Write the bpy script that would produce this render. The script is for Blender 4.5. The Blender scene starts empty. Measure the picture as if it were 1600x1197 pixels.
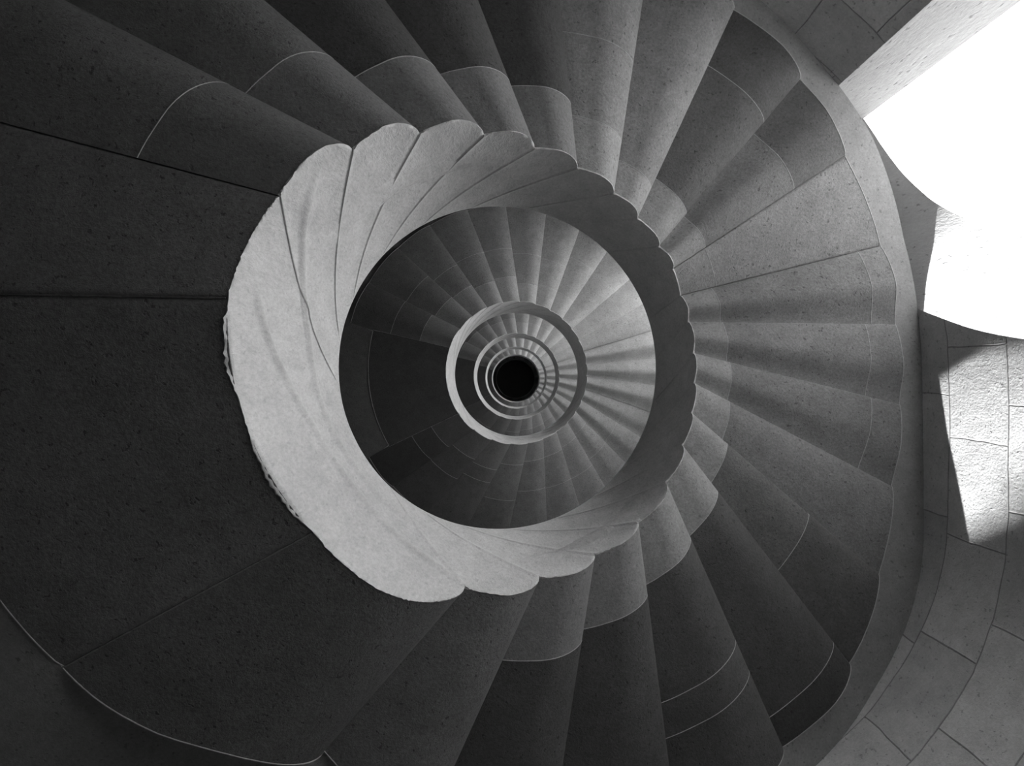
import bpy, math, random
from math import radians as rad, sin, cos, pi, sqrt

# ------------------------------------------------------------------ camera, sky, sun, exposure
scn = bpy.context.scene
COL = scn.collection
scn.view_settings.view_transform = 'Standard'
scn.view_settings.look = 'None'
scn.view_settings.gamma = 1.0
scn.view_settings.exposure = 0.45

cam_data = bpy.data.cameras.new('camera')
cam = bpy.data.objects.new('camera', cam_data)
COL.objects.link(cam)
cam.location = (0, 0, 0)
cam.rotation_euler = (pi, 0, 0)            # straight up; picture right = +X, picture down = +Y
cam_data.sensor_width = 36
cam_data.lens = 900 / 1600 * 36
cam_data.shift_x = -3 / 1600
cam_data.shift_y = -3.5 / 1600
cam_data.clip_start = 0.02
cam_data.clip_end = 500
scn.camera = cam

SKY = 8.5
world = bpy.data.worlds.new('overcast_sky')
scn.world = world
world.use_nodes = True
bg = world.node_tree.nodes['Background']
bg.inputs['Color'].default_value = (1, 1, 1, 1)
bg.inputs['Strength'].default_value = SKY

SUN_AZ = 94.5      # degrees, counter-clockwise from picture right
SUN_EL = 11.0
sun_data = bpy.data.lights.new('sun', 'SUN')
sun_data.energy = 48.0
sun_data.angle = rad(0.5)
sun = bpy.data.objects.new('sun', sun_data)
COL.objects.link(sun)
from mathutils import Vector
sdir = Vector((cos(rad(SUN_AZ)) * cos(rad(SUN_EL)), -sin(rad(SUN_AZ)) * cos(rad(SUN_EL)), sin(rad(SUN_EL))))
sun.rotation_euler = sdir.to_track_quat('Z', 'Y').to_euler()
sun.location = (8, -8, 12)

# ------------------------------------------------------------------ plan of the stair
OX, OY, R = 0.12, -0.108, 1.2              # axis of the well and its radius
LEVEL = 6.35                               # storey height

def pol(r, th, z):
    return (OX + r * cos(rad(th)), OY - r * sin(rad(th)), z)

def lerp(a, b, t):
    return a + (b - a) * t

def table(pts, th):
    """periodic linear table over degrees, smoothed with a cosine"""
    th %= 360
    pts = sorted(pts)
    ext = [(pts[-1][0] - 360, pts[-1][1])] + pts + [(pts[0][0] + 360, pts[0][1])]
    for (a, va), (b, vb) in zip(ext, ext[1:]):
        if a <= th <= b:
            t = (th - a) / (b - a)
            # catmull style tangents are not needed for walls: smooth step blend of neighbours
            return lerp(va, vb, t)
    return pts[0][1]

def smooth_table(pts, th, w=6):
    s = 0
    for k in (-2, -1, 0, 1, 2):
        s += table(pts, th + k * w / 2)
    return s / 5

WALL = [(0, 2.85), (8, 2.845), (20, 2.85), (45, 2.87), (70, 2.88), (120, 2.9), (180, 2.92), (240, 2.92), (262, 3.0),
        (285, 3.2), (305, 3.34), (318, 3.30), (331, 3.19), (337, 3.09), (344, 2.955), (353, 2.875)]
def rwall(th): return smooth_table(WALL, th)
THICK = 0.30
END1 = [(61, 2.71), (47.7, 2.706), (36, 2.62), (18, 2.68), (6, 2.67), (353, 2.71), (341, 2.76), (328, 2.90),
        (316, 3.07), (300, 3.07), (275, 2.75), (252, 2.45), (241, 2.2), (231, 2.16), (222, 2.3), (213, 2.38), (180, 2.5), (165, 2.7), (150, 2.8), (110, 2.78), (85, 2.74)]
def rend1(th): return smooth_table(END1, th, 4)
def rend2(th): return 2.43 if 163.6 < th % 360 < 208.6 else 2.80

# name, inner angle, outer angle, outer radius, soffit height at the notch
B1 = dict(A=(149.4, 157.0, 2.29, 2.23), B=(132.6, 143.4, 2.55, 2.46), C=(118.1, 127.7, 2.13, 2.71), D=(103.3, 113.0, 2.02, 2.98),
          E=(90.2, 99.1, 2.06, 3.23), F=(77.5, 86.0, 2.18, 3.45), G=(64.7, 73.2, 2.41, 3.65), H=(54.3, 60.5, 2.78, 3.82),
          I=(43.0, 46.7, 2.63, 3.95), J=(34.3, 33.8, 2.53, 4.01), K=(25.0, 18.9, 2.67, 4.16), L=(15.5, 6.5, 2.67, 4.19),
          M=(4.4, -6.0, 2.73, 4.20), N=(-6.1, -18.6, 2.82, 4.18), O=(-16.5, -31.3, 2.98, 4.10), P=(-28.0, -43.6, 3.21, 4.02),
          Q=(-41.4, -57.0, 3.15, 3.86), R=(-56.6, -71.3, 2.67, 3.62), S=(-72.6, -86.0, 2.40, 3.42), T=(-89.1, -101.4, 2.28, 3.18),
          U=(-107.8, -119.2, 2.33, 2.87), V=(-142.2, -146.9, 2.38, 2.38), W=(-189.6, -186.0, 2.04, 2.14))
B1 = {k: (a, b, c, d) for k, (a, b, c, d) in B1.items()}
B1['A2'] = (149.4 - 360, 157.0 - 360, 2.29, 2.23)

def z2(th):
    return 9.73 + 0.66 * cos(rad(th)) - 0.22 * sin(rad(th))
B2 = [(104.3, 108.0), (117.1, 121.5), (130.3, 134.3), (143.7, 148.9), (160.0, 163.7), (212.2, 208.5), (229.5, 221.5), (246.0, 236.6),
      (261.6, 250.9), (275.9, 265.8), (289.4, 280.0), (302.2, 293.9), (314.6, 306.7), (326.2, 319.6), (337.0, 332.2), (347.6, 343.8),
      (358.7, 355.3), (369.6, 366.6), (380.4, 378.4), (390.5, 389.8), (401.6, 401.2), (413.4, 415.0), (425.5, 427.9), (438.2, 441.1),
      (451.1, 455.1), (464.3, 468.0)]

def boundary_angle(b, r):
    """angle of a step edge (a straight line in plan) at radius r"""
    ti, to, ro = rad(b[0]), rad(b[1]), b[2]
    x0, y0 = R * cos(ti), R * sin(ti)
    x1, y1 = ro * cos(to), ro * sin(to)
    dx, dy = x1 - x0, y1 - y0
    A_ = dx * dx + dy * dy; B_ = 2 * (x0 * dx + y0 * dy); C_ = x0 * x0 + y0 * y0 - r * r
    s = (-B_ + sqrt(max(B_ * B_ - 4 * A_ * C_, 0))) / (2 * A_)
    x, y = x0 + s * dx, y0 + s * dy
    a = math.degrees(math.atan2(y, x))
    while a - b[0] > 180: a -= 360
    while a - b[0] < -180: a += 360
    return a

# ------------------------------------------------------------------ helpers
def mesh_obj(name, verts, faces, mat, parent=None, uvs=None, smooth=True, sharp=35):
    me = bpy.data.meshes.new(name)
    me.from_pydata(verts, [], faces)
    me.update()
    import bmesh
    bm = bmesh.new(); bm.from_mesh(me)
    if uvs:
        lay = bm.loops.layers.uv.new('UVMap')
        bm.verts.ensure_lookup_table()
        for f in bm.faces:
            for l in f.loops:
                l[lay].uv = uvs[l.vert.index]
    bmesh.ops.recalc_face_normals(bm, faces=bm.faces)
    bm.to_mesh(me); bm.free()
    if smooth:
        me.polygons.foreach_set('use_smooth', [True] * len(me.polygons))
        try:
            me.set_sharp_from_angle(angle=rad(sharp))
        except Exception:
            pass
    me.materials.append(mat)
    o = bpy.data.objects.new(name, me)
    COL.objects.link(o)
    if parent: o.parent = parent
    return o

def struct(o):
    o['kind'] = 'structure'
    return o

def grid_faces(n, m, off=0, flip=False):
    fs = []
    for i in range(n - 1):
        for j in range(m - 1):
            a = off + i * m + j
            fs.append((a, a + 1, a + m + 1, a + m) if not flip else (a, a + m, a + m + 1, a + 1))
    return fs

def stone(name, base, contrast=0.25, grain=0.5, pit=0.5, scale=1.0, brick=None, stretch=(1, 1, 1), bumps=0.5):
    m = bpy.data.materials.new(name)
    m.use_nodes = True
    nt = m.node_tree; N = nt.nodes; L = nt.links
    bsdf = N['Principled BSDF']
    bsdf.inputs['Roughness'].default_value = 0.82
    bsdf.inputs['Specular IOR Level'].default_value = 0.25
    geo = N.new('ShaderNodeNewGeometry')
    mp = N.new('ShaderNodeMapping'); mp.inputs['Scale'].default_value = stretch
    L.new(geo.outputs['Position'], mp.inputs['Vector'])
    def noise(sc, det, rough=0.6, src=mp):
        n = N.new('ShaderNodeTexNoise'); n.inputs['Scale'].default_value = sc * scale
        n.inputs['Detail'].default_value = det; n.inputs['Roughness'].default_value = rough
        L.new(src.outputs[0], n.inputs['Vector']); return n
    big = noise(1.6, 5); mid = noise(9, 6, 0.7); fine = noise(62, 4, 0.75); pits = noise(38, 2, 0.5)
    mix = N.new('ShaderNodeMath'); mix.operation = 'ADD'
    L.new(big.outputs['Fac'], mix.inputs[0]); L.new(mid.outputs['Fac'], mix.inputs[1])
    mr = N.new('ShaderNodeMapRange'); mr.inputs['From Min'].default_value = 0.65; mr.inputs['From Max'].default_value = 1.35
    mr.inputs['To Min'].default_value = base * (1 - contrast); mr.inputs['To Max'].default_value = base * (1 + contrast)
    L.new(mix.outputs[0], mr.inputs['Value'])
    # small dark pits
    pr = N.new('ShaderNodeMapRange'); pr.inputs['From Min'].default_value = 0.28; pr.inputs['From Max'].default_value = 0.36
    pr.inputs['To Min'].default_value = 1 - pit; pr.inputs['To Max'].default_value = 1
    L.new(pits.outputs['Fac'], pr.inputs['Value'])
    fr = N.new('ShaderNodeMapRange'); fr.inputs['From Min'].default_value = 0.3; fr.inputs['From Max'].default_value = 0.7
    fr.inputs['To Min'].default_value = 1 - 0.3 * grain; fr.inputs['To Max'].default_value = 1 + 0.3 * grain
    L.new(fine.outputs['Fac'], fr.inputs['Value'])
    m1 = N.new('ShaderNodeMath'); m1.operation = 'MULTIPLY'; L.new(mr.outputs[0], m1.inputs[0]); L.new(pr.outputs[0], m1.inputs[1])
    m2 = N.new('ShaderNodeMath'); m2.operation = 'MULTIPLY'; L.new(m1.outputs[0], m2.inputs[0]); L.new(fr.outputs[0], m2.inputs[1])
    col = m2
    hsum = N.new('ShaderNodeMath'); hsum.operation = 'MULTIPLY_ADD'
    L.new(mid.outputs['Fac'], hsum.inputs[0]); hsum.inputs[1].default_value = 1.2; L.new(fine.outputs['Fac'], hsum.inputs[2])
    h2 = N.new('ShaderNodeMath'); h2.operation = 'MULTIPLY_ADD'
    L.new(pr.outputs[0], h2.inputs[0]); h2.inputs[1].default_value = 1.0; L.new(hsum.outputs[0], h2.inputs[2])
    height = h2
    if brick:
        uv = N.new('ShaderNodeUVMap')
        bt = N.new('ShaderNodeTexBrick')
        bt.inputs['Scale'].default_value = 1.0
        bt.inputs['Brick Width'].default_value = brick[0]; bt.inputs['Row Height'].default_value = brick[1]
        bt.inputs['Mortar Size'].default_value = 0.006; bt.inputs['Mortar Smooth'].default_value = 0.6
        bt.offset = 0.37; bt.squash = 1.3; bt.squash_frequency = 3
        bt.inputs['Color1'].default_value = (0.86, 0.86, 0.86, 1); bt.inputs['Color2'].default_value = (1.1, 1.1, 1.1, 1)
        bt.inputs['Mortar'].default_value = (0.55, 0.55, 0.55, 1)
        wob = noise(2.2, 2)
        wm = N.new('ShaderNodeVectorMath'); wm.operation = 'SCALE'; wm.inputs['Scale'].default_value = 0.05
        L.new(wob.outputs['Color'], wm.inputs[0])
        wa = N.new('ShaderNodeVectorMath'); L.new(uv.outputs[0], wa.inputs[0]); L.new(wm.outputs[0], wa.inputs[1])
        L.new(wa.outputs[0], bt.inputs['Vector'])
        m3 = N.new('ShaderNodeMix'); m3.data_type = 'RGBA'; m3.blend_type = 'MULTIPLY'; m3.inputs['Factor'].default_value = 1
        L.new(col.outputs[0], m3.inputs[6]); L.new(bt.outputs['Color'], m3.inputs[7])
        L.new(m3.outputs[2], bsdf.inputs['Base Color'])
        h3 = N.new('ShaderNodeMath'); h3.operation = 'MULTIPLY_ADD'
        L.new(bt.outputs['Fac'], h3.inputs[0]); h3.inputs[1].default_value = -3.0; L.new(height.outputs[0], h3.inputs[2])
        height = h3
    else:
        L.new(col.outputs[0], bsdf.inputs['Base Color'])
    bump = N.new('ShaderNodeBump'); bump.inputs['Strength'].default_value = bumps; bump.inputs['Distance'].default_value = 0.006
    L.new(height.outputs[0], bump.inputs['Height']); L.new(bump.outputs[0], bsdf.inputs['Normal'])
    return m

M = {}
def tone(v, kind='slab'):
    v *= 0.6
    key = (round(v, 3), kind)
    if key not in M:
        if kind == 'slab':
            M[key] = stone('honed stone %d' % len(M), v, 0.24, 0.9, 0.4, bumps=0.95)
        else:
            M[key] = stone('tooled stone %d' % len(M), v, 0.2, 0.8, 0.3, bumps=0.7)
    return M[key]
M_PARA = stone('parapet stone', 0.45, 0.2, 0.5, 0.15, stretch=(1, 1, 0.5), bumps=0.7)
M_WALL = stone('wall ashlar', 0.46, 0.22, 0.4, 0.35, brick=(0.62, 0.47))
M_REVEAL = stone('reveal stone', 0.33, 0.12, 0.3, 0.45, stretch=(1, 1, 0.35))
M_LEDGE = stone('ledge stone', 0.21, 0.2, 0.5, 0.35)
M_MORTAR = stone('pale mortar', 0.34, 0.15, 0.5, 0.1)
M_FLOOR = stone('floor stone', 0.06, 0.2, 0.4, 0.3)
M_GROUND = stone('gravel ground', 0.36, 0.2, 0.4, 0.3)
M_WALLD = stone('dark wall ashlar', 0.09, 0.22, 0.4, 0.35, brick=(0.62, 0.47))  # same ashlar darkened for the unseen left wall, to limit bounced light
M_CEIL = stone('dark ceiling stone', 0.10, 0.2, 0.4, 0.3)

def lin(tab, x):
    """smooth monotone curve through the table"""
    if x <= tab[0][0]: return tab[0][1]
    if x >= tab[-1][0]: return tab[-1][1]
    n = len(tab)
    d = [(tab[i + 1][1] - tab[i][1]) / (tab[i + 1][0] - tab[i][0]) for i in range(n - 1)]
    m = [d[0]] + [0 if d[i - 1] * d[i] <= 0 else 2 * d[i - 1] * d[i] / (d[i - 1] + d[i]) for i in range(1, n - 1)] + [d[-1]]
    for i in range(n - 1):
        if x <= tab[i + 1][0]:
            h = tab[i + 1][0] - tab[i][0]; t = (x - tab[i][0]) / h
            return ((2*t**3 - 3*t*t + 1) * tab[i][1] + (t**3 - 2*t*t + t) * h * m[i] + (-2*t**3 + 3*t*t) * tab[i + 1][1] + (t**3 - t*t) * h * m[i + 1])

# ------------------------------------------------------------------ step geometry
def step_profile(u, zl, zh, bulge, nose, flat):
    """soffit height across one step, from its low edge (0) to its rounded high edge (1)"""
    if flat:
        return lerp(zl, zh, u) - 0.004 * sin(pi * u) + 0.012 * (max(0, 1 - u / 0.02) + max(0, 1 - (1 - u) / 0.02))
    b = min(zl, zh - bulge)
    if zl > b:
        w = min(u / 0.55, 1)
        z = lerp(zl, b, 0.5 - 0.5 * cos(w * pi))
    else:
        z = b
    w = max(0, (u - nose) / (1 - nose))
    k = min(1, max(0, (zh - zl) / 0.10))          # steep steps have a rounder nose
    z += (zh - b) * (0.12 * u * min(1, u / .3) + 0.88 * (lerp(.6, .25, k) * w ** 2 + lerp(.4, .75, k) * (1 - sqrt(max(0, 1 - w ** 2.3)))))
    return z

US = [0, .012, .03, .06, .1, .15, .2, .26, .33, .4, .46, .52, .58, .63, .68, .72, .76, .8, .83, .86, .89, .915, .94, .96, .975, .987, .995, 1]

def block(name, bl, bh, prof, r0, r1, ztop, mat, parent, nr=8, us=US):
    """solid piece of a step between radii r0 and r1 (numbers or functions of the angle)"""
    vs, uvs = [], []
    fr0 = r0 if callable(r0) else (lambda th: r0)
    fr1 = r1 if callable(r1) else (lambda th: r1)
    n = len(us)
    def pt(u, t):
        thm = lerp(bl[0], bh[0], u)
        ra, rb = fr0(thm), fr1(thm)
        for _ in range(3):
            r = lerp(ra, rb, t)
            thm = lerp(boundary_angle(bl, r), boundary_angle(bh, r), u)
            ra, rb = fr0(thm), fr1(thm)
        return lerp(ra, rb, t), thm
    P = [[pt(u, j / (nr - 1)) for j in range(nr)] for u in us]
    for i, u in enumerate(us):
        for j in range(nr):
            r, th = P[i][j]
            vs.append(pol(r, th, prof(u)))
    for i, u in enumerate(us):
        for j in range(nr):
            r, th = P[i][j]
            vs.append(pol(r, th, ztop))
    fs = grid_faces(n, nr) + grid_faces(n, nr, n * nr, True)
    o = n * nr
    for i in range(n - 1):
        for j in (0, nr - 1):
            a = i * nr + j; b = (i + 1) * nr + j
            fs.append((a, b, b + o, a + o))
    for j in range(nr - 1):
        for i in (0, n - 1):
            a = i * nr + j; b = a + 1
            fs.append((a, b, b + o, a + o))
    return mesh_obj(name, vs, fs, mat, parent)

def bead(name, bl, bh, prof, rj, mat, parent, half=0.003, drop=0.0025, us=US):
    """the thin pale mortar line between two stones of one step"""
    frj = rj if callable(rj) else (lambda th: rj)
    vs, fs = [], []
    for u in us:
        thm = lerp(bl[0], bh[0], u); r = frj(thm)
        for _ in range(2):
            thm = lerp(boundary_angle(bl, r), boundary_angle(bh, r), u); r = frj(thm)
        z = prof(u)
        for dr, dz in ((-half, 0.004), (-half * .6, -drop * .7), (0, -drop), (half * .6, -drop * .7), (half, 0.004)):
            vs.append(pol(r + dr, thm, z + dz))
    fs = grid_faces(len(us), 5)
    n = len(us)
    for i in range(n - 1):
        a = i * 5; fs.append((a, a + 5, a + 9, a + 4))
    fs.append((0, 1, 2, 3, 4)); a = (n - 1) * 5; fs.append((a + 4, a + 3, a + 2, a + 1, a))
    return mesh_obj(name, vs, fs, mat, parent)

def edge_bead(b, z, r0, r1, mat, parent, half=0.0035):
    """mortar line along a straight joint between two flat slabs"""
    vs = []
    n = 24
    for i in range(n):
        r = lerp(r0, r1, i / (n - 1))
        c = Vector(pol(r, boundary_angle(b, r), z + 0.001 * sin(i * 1.9)))
        d = Vector((sin(rad(b[0])), cos(rad(b[0])), 0))
        w = half * (1 + 0.35 * sin(i * 2.3))
        for k, dz in ((-w, 0.006), (-w * .5, -0.001), (w * .5, -0.001), (w, 0.006)):
            vs.append(tuple(c + d * k + Vector((0, 0, dz))))
    fs = grid_faces(n, 4) + [(i * 4, i * 4 + 4, i * 4 + 7, i * 4 + 3) for i in range(n - 1)] + [(0, 1, 2, 3), (n * 4 - 1, n * 4 - 2, n * 4 - 3, n * 4 - 4)]
    return mesh_obj('mortar_joint', vs, fs, mat, parent)

ORD = ['', 'first', 'second', 'third', 'fourth', 'fifth', 'sixth', 'seventh', 'eighth', 'ninth', 'tenth', 'eleventh', 'twelfth',
       'thirteenth']
HOURS = ['twelve', 'one', 'two', 'three', 'four', 'five', 'six', 'seven', 'eight', 'nine', 'ten', 'eleven']
def clock(th):
    h = int(round(((90 - th) % 360) / 30)) % 12
    return HOURS[h] + " o'clock"

RINGNAME = ['', 'nearest', 'second', 'third', 'fourth', 'fifth', 'farthest']

def thing(name, label, cat, loc, group=None):
    o = bpy.data.objects.new(name, None); COL.objects.link(o)
    o.location = loc; o.empty_display_size = 0.1
    o['label'] = label; o['category'] = cat
    if group: o['group'] = group
    return o

def make_step(bl, bh, zl, zh, rend, joints, tones, bulge, nose, flat, nr, name):
    """joints: radii of the mortar lines; tones: albedo of each stone from the well outwards"""
    thm = (bl[0] + bh[0]) / 2
    root = thing(name, '', 'step', (0, 0, 0))
    base = Vector(pol(1.9, (bl[1] + bh[1]) / 2, min(zl, zh) - 0.0))
    prof = lambda u: step_profile(u, zl, zh, bulge, nose, flat)
    ztop = max(zl, zh) + 0.16
    r_in = R + 0.001
    edges = [r_in] + list(joints)
    parts = []
    for k, t in enumerate(tones):
        a = edges[k]
        b = edges[k + 1] if k + 1 < len(edges) else rend
        nm = 'inner_block' if k == 0 and len(tones) > 1 else ('outer_block' if (k == 2 or (k == len(tones) - 1 and k > 1)) else 'tread_slab')
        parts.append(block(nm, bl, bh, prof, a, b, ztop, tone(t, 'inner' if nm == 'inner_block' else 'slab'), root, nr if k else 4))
        parts[-1]['_k'] = k
    for j in joints:
        parts.append(bead('mortar_joint', bl, bh, prof, j, M_MORTAR, root))
    parts.append(bead('mortar_joint', bl, bh, prof, lambda th: rend(th) - 0.004, M_MORTAR, root, half=0.004, drop=0.003))
    if name == 'landing_slab':
        parts.append(edge_bead(bl, zl, R + .01, rend(bl[1]), tone(.34), root))
        if bh is not B1['A2']: parts.append(edge_bead(bh, zh, R + .01, rend(bh[1]), tone(.34), root))
    root.location = base
    for p in parts:
        if '_k' in p: del p['_k']
        for v in p.data.vertices:
            v.co -= base
        p.data.update()
    return root

# ------------------------------------------------------------------ nearest ring
# low edge, high edge, joint radii, stone tones (inner to outer), flat?
CW = ['A', 'B', 'C', 'D', 'E', 'F', 'G', 'H', 'I', 'J']
CCW = ['V', 'U', 'T', 'S', 'R', 'Q', 'P', 'O', 'N', 'M', 'L', 'K']
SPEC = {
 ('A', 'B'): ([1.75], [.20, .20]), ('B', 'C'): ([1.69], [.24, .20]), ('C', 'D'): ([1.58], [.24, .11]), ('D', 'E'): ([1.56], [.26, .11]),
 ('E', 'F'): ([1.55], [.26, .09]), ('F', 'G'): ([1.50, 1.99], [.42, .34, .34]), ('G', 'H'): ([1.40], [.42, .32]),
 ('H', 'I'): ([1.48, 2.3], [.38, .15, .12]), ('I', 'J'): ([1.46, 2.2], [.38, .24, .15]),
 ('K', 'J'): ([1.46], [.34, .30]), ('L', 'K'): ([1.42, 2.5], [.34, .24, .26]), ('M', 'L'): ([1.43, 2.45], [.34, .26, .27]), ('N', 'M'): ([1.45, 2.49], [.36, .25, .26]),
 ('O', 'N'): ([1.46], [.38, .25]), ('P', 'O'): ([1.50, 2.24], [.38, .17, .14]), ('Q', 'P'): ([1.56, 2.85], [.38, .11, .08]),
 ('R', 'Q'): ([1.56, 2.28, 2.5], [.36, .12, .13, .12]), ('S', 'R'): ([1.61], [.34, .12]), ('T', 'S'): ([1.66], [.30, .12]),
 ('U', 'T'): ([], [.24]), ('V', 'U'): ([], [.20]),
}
ring1 = []      # (low, high, zl, zh, flat) used for the scalloped parapet foot too
def add1(lo, hi, flat, name='stair_step'):
    bl, bh = B1[lo], B1[hi]
    return bl, bh, bl[3], bh[3], flat, name

def tone_word(t):
    return 'dark' if t < .19 else ('mid grey' if t < .33 else 'pale grey')

GROUP1 = 'stone steps of the nearest ring'
cw_pairs = list(zip(CW, CW[1:])); ccw_pairs = list(zip(CCW, CCW[1:]))
for k, (lo, hi) in enumerate(cw_pairs):
    j, t = SPEC[(lo, hi)]
    bl, bh = B1[lo], B1[hi]
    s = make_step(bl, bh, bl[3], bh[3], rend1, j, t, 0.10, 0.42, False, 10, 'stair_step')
    s['label'] = '%s stone step of the nearest ring, %s clockwise from the landing, near %s' % (tone_word(t[-1]), ORD[k + 1], clock((bl[1] + bh[1]) / 2))
    s['group'] = GROUP1
    ring1.append((bl, bh, bl[3], bh[3], 0.10, 0.42, False))
for k, (lo, hi) in enumerate(ccw_pairs):
    j, t = SPEC[(lo, hi)] if (lo, hi) in SPEC else SPEC[(hi, lo)]
    bl, bh = B1[lo], B1[hi]
    no = 0.35 if lo in 'VU' else 0.42
    bu = {'P': .08, 'O': .065, 'N': .055, 'M': .05, 'L': .055}.get(lo, 0.10)
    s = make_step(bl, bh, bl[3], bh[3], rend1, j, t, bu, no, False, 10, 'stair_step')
    s['label'] = '%s stone step of the nearest ring, %s counterclockwise from the landing, near %s' % (tone_word(t[-1]), ORD[k + 1], clock((bl[1] + bh[1]) / 2))
    s['group'] = GROUP1
    ring1.append((bl, bh, bl[3], bh[3], bu, no, False))
# topmost step, where both flights meet
s = make_step(B1['J'], B1['K'], 4.01, 4.16, rend1, [1.46], [.34, .32], 0.10, 0.42, True, 10, 'stair_step')
s['label'] = 'pale stone step where both flights of the nearest ring meet, near two o\'clock'
s['group'] = GROUP1
ring1.append((B1['J'], B1['K'], 4.01, 4.16, .1, .42, True))
# the two flat landing slabs on the left
s = make_step(B1['W'], B1['V'], 2.14, 2.38, rend1, [], [.23], 0.1, .42, True, 14, 'landing_slab')
s['label'] = 'large flat dark landing slab left of the bright parapet, nearest ring'; s['category'] = 'slab'; s['group'] = 'landing slabs of the nearest ring'
ring1.append((B1['W'], B1['V'], 2.14, 2.38, .1, .42, True))
s = make_step(B1['W'], B1['A2'], 2.14, 2.23, rend1, [], [.23], 0.1, .42, True, 10, 'landing_slab')
s['label'] = 'narrower dark landing slab above the straight joint at far left, nearest ring'; s['category'] = 'slab'; s['group'] = 'landing slabs of the nearest ring'
ring1.append((B1['W'], B1['A2'], 2.14, 2.23, .1, .42, True))

# ------------------------------------------------------------------ parapets
def ring_foot(ring, th):
    """height of the scalloped foot of the parapet at an angle"""
    for bl, bh, zl, zh, bu, no, fl in ring:
        a, b = bl[0], bh[0]
        lo, hi = min(a, b), max(a, b)
        for off in (-720, -360, 0, 360):
            t = th + off
            if lo <= t <= hi:
                return step_profile((t - a) / (b - a), zl, zh, bu, no, fl)
    raise ValueError(th)

def parapet(ring, ztop, peak, marks, name='stone_parapet', per=26, nz=90, amp=0.0075, sweep=0.95, paths=(), rough=()):
    """wall of the well: a scalloped foot, a smooth coping and stones that sweep round like a rope;
    the mesh columns follow the sweep, so every joint runs along a column"""
    marks = sorted(set(round(((m - peak + 180) % 360) - 180, 3) for m in marks))
    ends = marks + [marks[0] + 360]
    cols = []
    for a, b in zip(ends, ends[1:]):
        n = max(10, int(per * (b - a) / 13))
        for k in range(n):
            x = k / n
            x = x - 0.13 * sin(2 * pi * x)          # finer near the joints
            cols.append((a + (b - a) * x, x))
    n = len(cols)
    vs = []; rows = nz + 6
    for p0, x in cols:
        q0 = (p0 + 180) % 360 - 180
        zb = ring_foot(ring, peak + q0) - 0.003
        u = x if q0 > 0 else 1 - x
        d = (1 - u) ** 2 * 0.9 - 0.8 * math.exp(-(x / 0.08) ** 2) - 0.8 * math.exp(-((1 - x) / 0.08) ** 2)
        d *= amp * (0.5 + 0.5 * min(1, abs(q0) / 15)) * min(1, (180 - abs(q0)) / 12)
        chip = random.Random(int(x * 1e6) + int(p0 * 100)).uniform(-1, 1) * 0.0035 * (1 if abs(q0) > 60 else .3)
        lip = 0.0                                   # roughly broken arris over the landing
        for c0, c1 in rough:
            a = (peak + q0) % 360
            if c0 < a < c1:
                lip = 0.026 * sin(pi * (a - c0) / (c1 - c0)) ** .6 * (0.6 + 0.3 * sin(a * 2.1) * sin(a * 1.3 + 1) + 12 * abs(chip))
        for j in range(nz):
            t = j / (nz - 1)
            q = q0 * (1 + sweep * t * (1 - abs(q0) / 180))
            th = peak + q
            zt = ztop(th)
            r = R - amp + d * (1 if t < .9 else (1 - t) / .1)
            z = lerp(zb, zt - 0.02, t)
            if j == 0: r += abs(chip) * 1.4 + lip; z += chip - (0.005 if lip else 0)
            for p in paths:
                a = (th - p[0][0]) % 360
                if a <= p[-1][0] - p[0][0]:
                    zp = lin([(x1 - p[0][0], y1) for x1, y1 in p], a)
                    e = min(1, a / 6, (p[-1][0] - p[0][0] - a) / 6)
                    g = (z - zp) / 0.026
                    r += e * (-0.013 * math.exp(-g * g) - 0.003 * math.exp(-(g - 1.6) ** 2) - (0.004 * math.exp(-(g + 1.5) / 5) if g > -1.5 else 0))
            vs.append(pol(r, th, z))
        q = q0 * (1 + sweep * (1 - abs(q0) / 180)); th = peak + q; zt = ztop(th)
        vs.append(pol(R + 0.02, th, zt))
        vs.append(pol(R + 0.15, th, zt))
        vs.append(pol(R + 0.17, th, zt - 0.03))
        vs.append(pol(R + 0.17, th, zt - 0.48))
        vs.append(pol(R + 0.012, peak + q0, lerp(zb, zt, .42)))
        vs.append(pol(R + 0.001 + lip, peak + q0, zb + 0.001 - (0.004 if lip else 0)))
    fs = []
    for i in range(n):
        k = (i + 1) % n
        for j in range(rows):
            l = (j + 1) % rows
            fs.append((i * rows + j, k * rows + j, k * rows + l, i * rows + l))
    return mesh_obj(name, vs, fs, M_PARA, None, sharp=80)

TOP1 = [(0.6, 5.40), (37.6, 5.16), (71.5, 4.69), (102.1, 4.22), (130, 3.86), (156.3, 3.63), (181.4, 3.52), (206.1, 3.55), (231.2, 3.74), (258, 4.12), (288.3, 4.66), (323, 5.19)]
PATHS = [[(165.8, 2.33), (170.2, 2.40), (175.6, 2.50), (185.3, 2.72), (200.9, 2.98), (221.2, 3.10), (239, 3.04), (252.2, 2.90)],
         [(139.6, 2.36), (150.7, 2.52), (160.4, 2.73), (176.9, 3.02), (191.8, 3.14), (211.6, 3.30), (235.3, 3.43)]]
p = parapet(ring1, lambda th: smooth_table(TOP1, th, 14), 28, [B1[k][0] for k in B1 if k not in ('A2', 'V', 'W')], paths=PATHS, rough=[(173, 187), (196, 216)])
p['label'] = 'nearest broad stone parapet around the well, bright at left, dark scalloped rim at right'
p['category'] = 'parapet'; p['group'] = 'stone parapets around the well'

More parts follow.
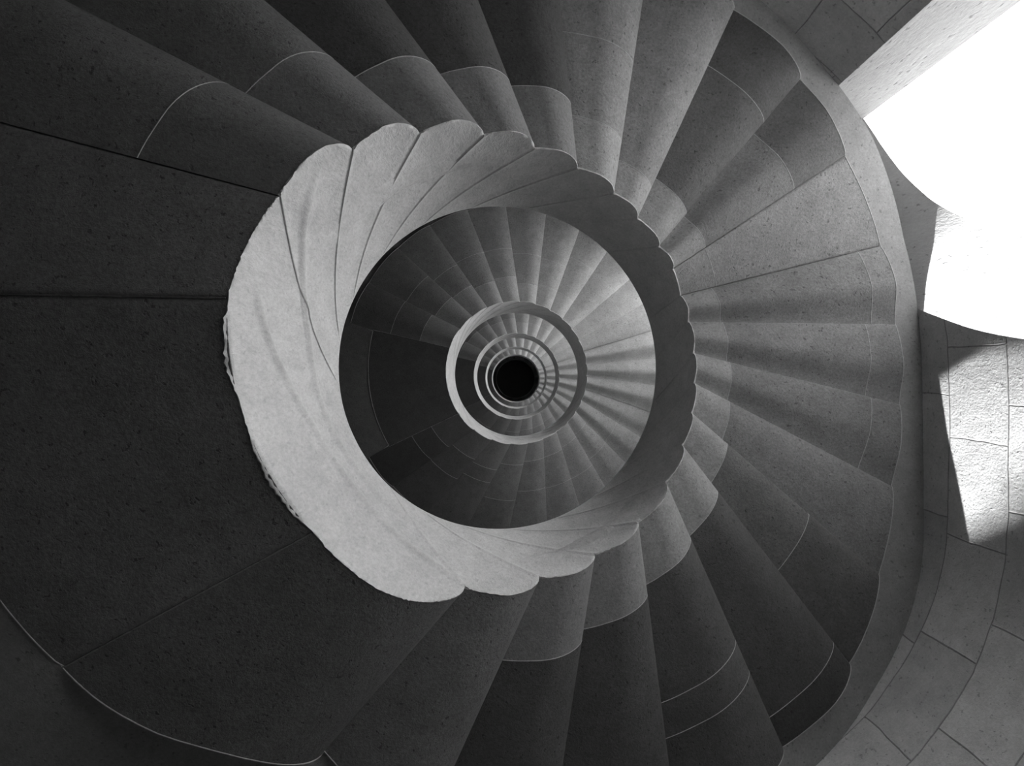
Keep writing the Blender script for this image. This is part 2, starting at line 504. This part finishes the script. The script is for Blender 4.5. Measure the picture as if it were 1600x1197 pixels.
# ------------------------------------------------------------------ second ring, and the rings above it as copies
bs = [(a, b, 2.65, z2(a)) for a, b in B2]
ring2 = []; roots2 = []
PK = 18          # index of the step boundary that is the top of the second ring
tones2 = {}
for i in range(len(bs) - 1):
    a, b = bs[i], bs[i + 1]
    land = (i == 4)
    up_is_next = 5 <= i < PK
    lo, hi = (a, b) if (up_is_next or land) else (b, a)
    zl, zh = lo[3], hi[3]
    if abs(zh - zl) < .02 and not land: zh = zl + .02
    flat = land
    mid = ((a[0] + b[0]) / 2) % 360
    rnd = random.Random(i * 7 + 3)
    j = [] if land else [1.46 + .22 * (1 - cos(rad(mid - 10))) / 2 + rnd.uniform(-.06, .06), rnd.uniform(1.9, 2.2)]
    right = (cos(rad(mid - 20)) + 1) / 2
    t = [.09] if land else [lerp(.17 if mid < 205 else .10, .46, right), lerp(.07, .44, right), lerp(.06, .44, right)]  # inner stones are paler; window-side light and left-hand shade are painted in too
    nm = 'landing_slab' if land else 'stair_step'
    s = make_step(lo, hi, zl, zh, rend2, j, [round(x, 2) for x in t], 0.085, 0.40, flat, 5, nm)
    roots2.append((s, land, i, (a[1] + b[1]) / 2, t[-1]))
    ring2.append((lo, hi, zl, zh, 0.085, 0.40, flat))
TOP2 = lambda th: 11.2 + 0.70 * cos(rad(th)) - 0.13 * sin(rad(th))
par2 = parapet(ring2, TOP2, 20, [b[0] for b in bs[:-1] if not 155 < b[0] % 360 < 205], per=12, nz=12)
par2['category'] = 'parapet'; par2['group'] = 'stone parapets around the well'
par2['label'] = 'second stone parapet ring seen through the nearest one'

def label_step(s, ring, land, i, th, t):
    rn = RINGNAME[ring]
    if land:
        s['label'] = 'flat dark landing slab of the %s ring, left of its parapet' % rn
        s['category'] = 'slab'; s['group'] = 'landing slabs of the upper rings'
        return
    if i >= 5: k = i - 4; way = 'counterclockwise'
    if i < 4 or i >= PK:
        order = [3, 2, 1, 0] + list(range(len(bs) - 2, PK - 1, -1))
        k = order.index(i) + 1; way = 'clockwise'
    s['label'] = '%s stone step of the %s ring, %s %s from the landing, near %s' % (tone_word(t), rn, ORD[k], way, clock(th))
    s['group'] = 'stone steps of the %s ring' % rn

for s, land, i, th, t in roots2:
    label_step(s, 2, land, i, th, t)

ledges = []
def ledge(ring, rend, bounds, name, mat, n=360):
    """plain soffit band between the ends of the steps and the wall"""
    pts = sorted(((b[1]) % 360, b[3]) for b in bounds)
    vs = []
    for i in range(n):
        th = 360 * i / n
        z = table(pts, th) + 0.004
        r0 = rend(th) - 0.0; r1 = rwall(th)
        for r, dz in ((r0, 0), (lerp(r0, r1, .5), 0), (r1, 0), (r1, .22), (r0, .22)):
            vs.append(pol(r, th, z + dz))
    fs = []
    for i in range(n):
        k = (i + 1) % n
        for j in range(5):
            l = (j + 1) % 5
            fs.append((i * 5 + j, k * 5 + j, k * 5 + l, i * 5 + l))
    return struct(mesh_obj(name, vs, fs, mat))
ledge(ring1, rend1, [B1[k] for k in B1 if k != 'A2'], 'trim_1', M_LEDGE)
led2 = ledge(ring2, rend2, bs[:-1], 'trim_2', tone(.17))

for k in range(3, 7):
    dz = (k - 2) * LEVEL
    for s, land, i, th, t in roots2:
        c = s.copy(); COL.objects.link(c); c.location = s.location + Vector((0, 0, dz))
        label_step(c, k, land, i, th, t)
        for ch in s.children:
            d = ch.copy(); COL.objects.link(d); d.parent = c
    q = par2.copy(); COL.objects.link(q); q.location = (0, 0, dz)
    q['label'] = '%s stone parapet ring around the well, counted from the nearest' % RINGNAME[k]
    q = led2.copy(); COL.objects.link(q); q.location = (0, 0, dz); q.name = 'trim_%d' % k

# ------------------------------------------------------------------ round wall with one tall window per storey
ZF, ZC = -1.6, 37.0
SILL = -0.7
TIN = [(-0.5, 1.5), (0.2, 2.2), (1.3, 2.9), (2.7, 3.35), (4.4, 3.69), (6.6, 3.98), (8.7, 4.22), (12, 4.5), (18, 4.72), (26, 4.82), (42.3, 4.85)]
TOUT = [(12.6, 1.8), (13.4, 2.75), (14.2, 3.2), (15.2, 3.57), (16.4, 3.76), (19.4, 4.01), (23.2, 4.21), (28.8, 4.35), (33, 4.38), (36.6, 4.38)]
NW = 56
def win_angles(a, b): return [a + (b - a) * (i / NW) ** 1.8 for i in range(NW + 1)]
AIN = win_angles(-0.5, 42.3); AOUT = win_angles(12.6, 36.6)
def rout(th): return rwall(th) + THICK
WLEV = [i * LEVEL for i in range(5)]

def wall_side(rf, angs, tab, th0, th1, vs, fs, uvs):
    a0, a1 = angs[0], angs[-1]
    cols = []
    n1 = max(2, int((a0 - th0) / 2)); cols += [lerp(th0, a0, i / n1) for i in range(n1)]
    cols += angs
    n2 = max(2, int((th1 - a1) / 2)); cols += [lerp(a1, th1, i / n2) for i in range(1, n2 + 1)]
    def quad(t0, t1, z00, z01, z10, z11, m=6):
        k = len(vs)
        for t, za, zb in ((t0, z00, z01), (t1, z10, z11)):
            for j in range(m + 1):
                z = lerp(za, zb, j / m)
                vs.append(pol(rf(t), t, z)); uvs.append((rad(t) * 2.9 + 30, z + 20))
        for j in range(m):
            fs.append((k + j, k + j + 1, k + m + 2 + j, k + m + 1 + j))
    for t0, t1 in zip(cols, cols[1:]):
        inside = t0 >= a0 - 1e-6 and t1 <= a1 + 1e-6
        if not inside:
            quad(t0, t1, ZF, ZC, ZF, ZC, 8)
        else:
            za = lin(tab, t0); zb = lin(tab, t1)
            quad(t0, t1, ZF, SILL, ZF, SILL, 2)
            for i, w in enumerate(WLEV):
                nxt = WLEV[i + 1] + SILL if i + 1 < len(WLEV) else ZC
                quad(t0, t1, za + w, nxt, zb + w, nxt, 4)

def build_wall(name, th0, th1, windows):
    vs, fs, uvs = [], [], []
    if windows:
        wall_side(rwall, AIN, TIN, th0, th1, vs, fs, uvs)
        wall_side(rout, AOUT, TOUT, th0, th1, vs, fs, uvs)
    else:
        for rf in (rwall, rout):
            n = int((th1 - th0) / 2); k = len(vs); m = 12
            for i in range(n + 1):
                t = lerp(th0, th1, i / n)
                for j in range(m + 1):
                    z = lerp(ZF, ZC, j / m); vs.append(pol(rf(t), t, z)); uvs.append((rad(t) * 2.9 + 30, z + 20))
            fs += grid_faces(n + 1, m + 1, k)
    import bmesh
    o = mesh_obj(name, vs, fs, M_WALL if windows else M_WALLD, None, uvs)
    bm = bmesh.new(); bm.from_mesh(o.data)
    bmesh.ops.remove_doubles(bm, verts=bm.verts, dist=0.0005)
    bm.to_mesh(o.data); bm.free()
    return struct(o)
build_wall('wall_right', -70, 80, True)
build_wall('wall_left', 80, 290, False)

def window_reveal(idx, w):
    vs, fs = [], []
    nd = 8
    inn = [(AIN[0], SILL)] + [(AIN[0], lerp(SILL, lin(TIN, AIN[0]), k / 6)) for k in range(1, 6)] + [(a, lin(TIN, a)) for a in AIN] \
        + [(AIN[-1], lerp(lin(TIN, AIN[-1]), SILL, k / 6)) for k in range(1, 6)] + [(AIN[-1], SILL)]
    out = [(AOUT[0], SILL)] + [(AOUT[0], lerp(SILL, lin(TOUT, AOUT[0]), k / 6)) for k in range(1, 6)] + [(a, lin(TOUT, a)) for a in AOUT] \
        + [(AOUT[-1], lerp(lin(TOUT, AOUT[-1]), SILL, k / 6)) for k in range(1, 6)] + [(AOUT[-1], SILL)]
    n = len(inn)
    for (ta, za), (tb, zb) in zip(inn, out):
        pa = Vector(pol(rwall(ta), ta, za + w)); pb = Vector(pol(rout(tb), tb, zb + w))
        for j in range(nd + 1):
            vs.append(tuple(pa.lerp(pb, j / nd)))
    fs = grid_faces(n, nd + 1)
    for j in range(nd):      # sill
        a = j; b = (n - 1) * (nd + 1) + j
        fs.append((a, a + 1, b + 1, b))
    return struct(mesh_obj('window_%d' % idx, vs, fs, M_REVEAL, None, sharp=40))
for i, w in enumerate(WLEV):
    window_reveal(i + 1, w)
    # sky portal in the opening: only guides the sampling of daylight, gives off no light itself
    ld = bpy.data.lights.new('window_portal', 'AREA'); ld.shape = 'RECTANGLE'; ld.size = 2.3; ld.size_y = 5.6
    ld.cycles.is_portal = True
    lo = bpy.data.objects.new('window_portal', ld); COL.objects.link(lo)
    c = Vector(pol(3.50, 24, 2.0 + w)); lo.location = c
    lo.rotation_euler = (Vector((cos(rad(24)), -sin(rad(24)), 0))).to_track_quat('Z', 'Y').to_euler()

def disc(name, z, r, mat, inner=None, n=120):
    vs = [pol(0, 0, z)] ; fs = []
    for i in range(n):
        th = 360 * i / n
        vs.append(pol(r(th) if callable(r) else r, th, z))
    for i in range(n):
        fs.append((0, 1 + i, 1 + (i + 1) % n))
    return struct(mesh_obj(name, vs, fs, mat, smooth=False))
disc('floor', ZF, rout, M_FLOOR)
disc('ceiling', ZC, rout, M_CEIL)
# ground outside the tower
vs = [pol(rout(3 * i), 3 * i, ZF - 0.02) for i in range(120)] + [pol(120, 3 * i, ZF - 0.02) for i in range(120)]
struct(mesh_obj('ground', vs, [(i, (i + 1) % 120, 120 + (i + 1) % 120, 120 + i) for i in range(120)], M_GROUND, smooth=False))

# unseen blocker added outside the tower; its sloped edge trims the sun patch
def batter(z): return OX + 2.477 + 0.071 * (4.70 - z)
vs = []
for z in (ZF - 0.01, 7.0):
    for x, y in ((1.0, 3.4), (None, 3.4), (None, 3.7), (1.0, 3.7)):
        vs.append((batter(z) if x is None else OX + x, OY - y, z))
struct(mesh_obj('sun_blocker', vs, [(0, 1, 2, 3), (4, 5, 6, 7), (0, 1, 5, 4), (1, 2, 6, 5), (2, 3, 7, 6), (3, 0, 4, 7)], M_WALL, None, [(v[0], v[2]) for v in vs], smooth=False))
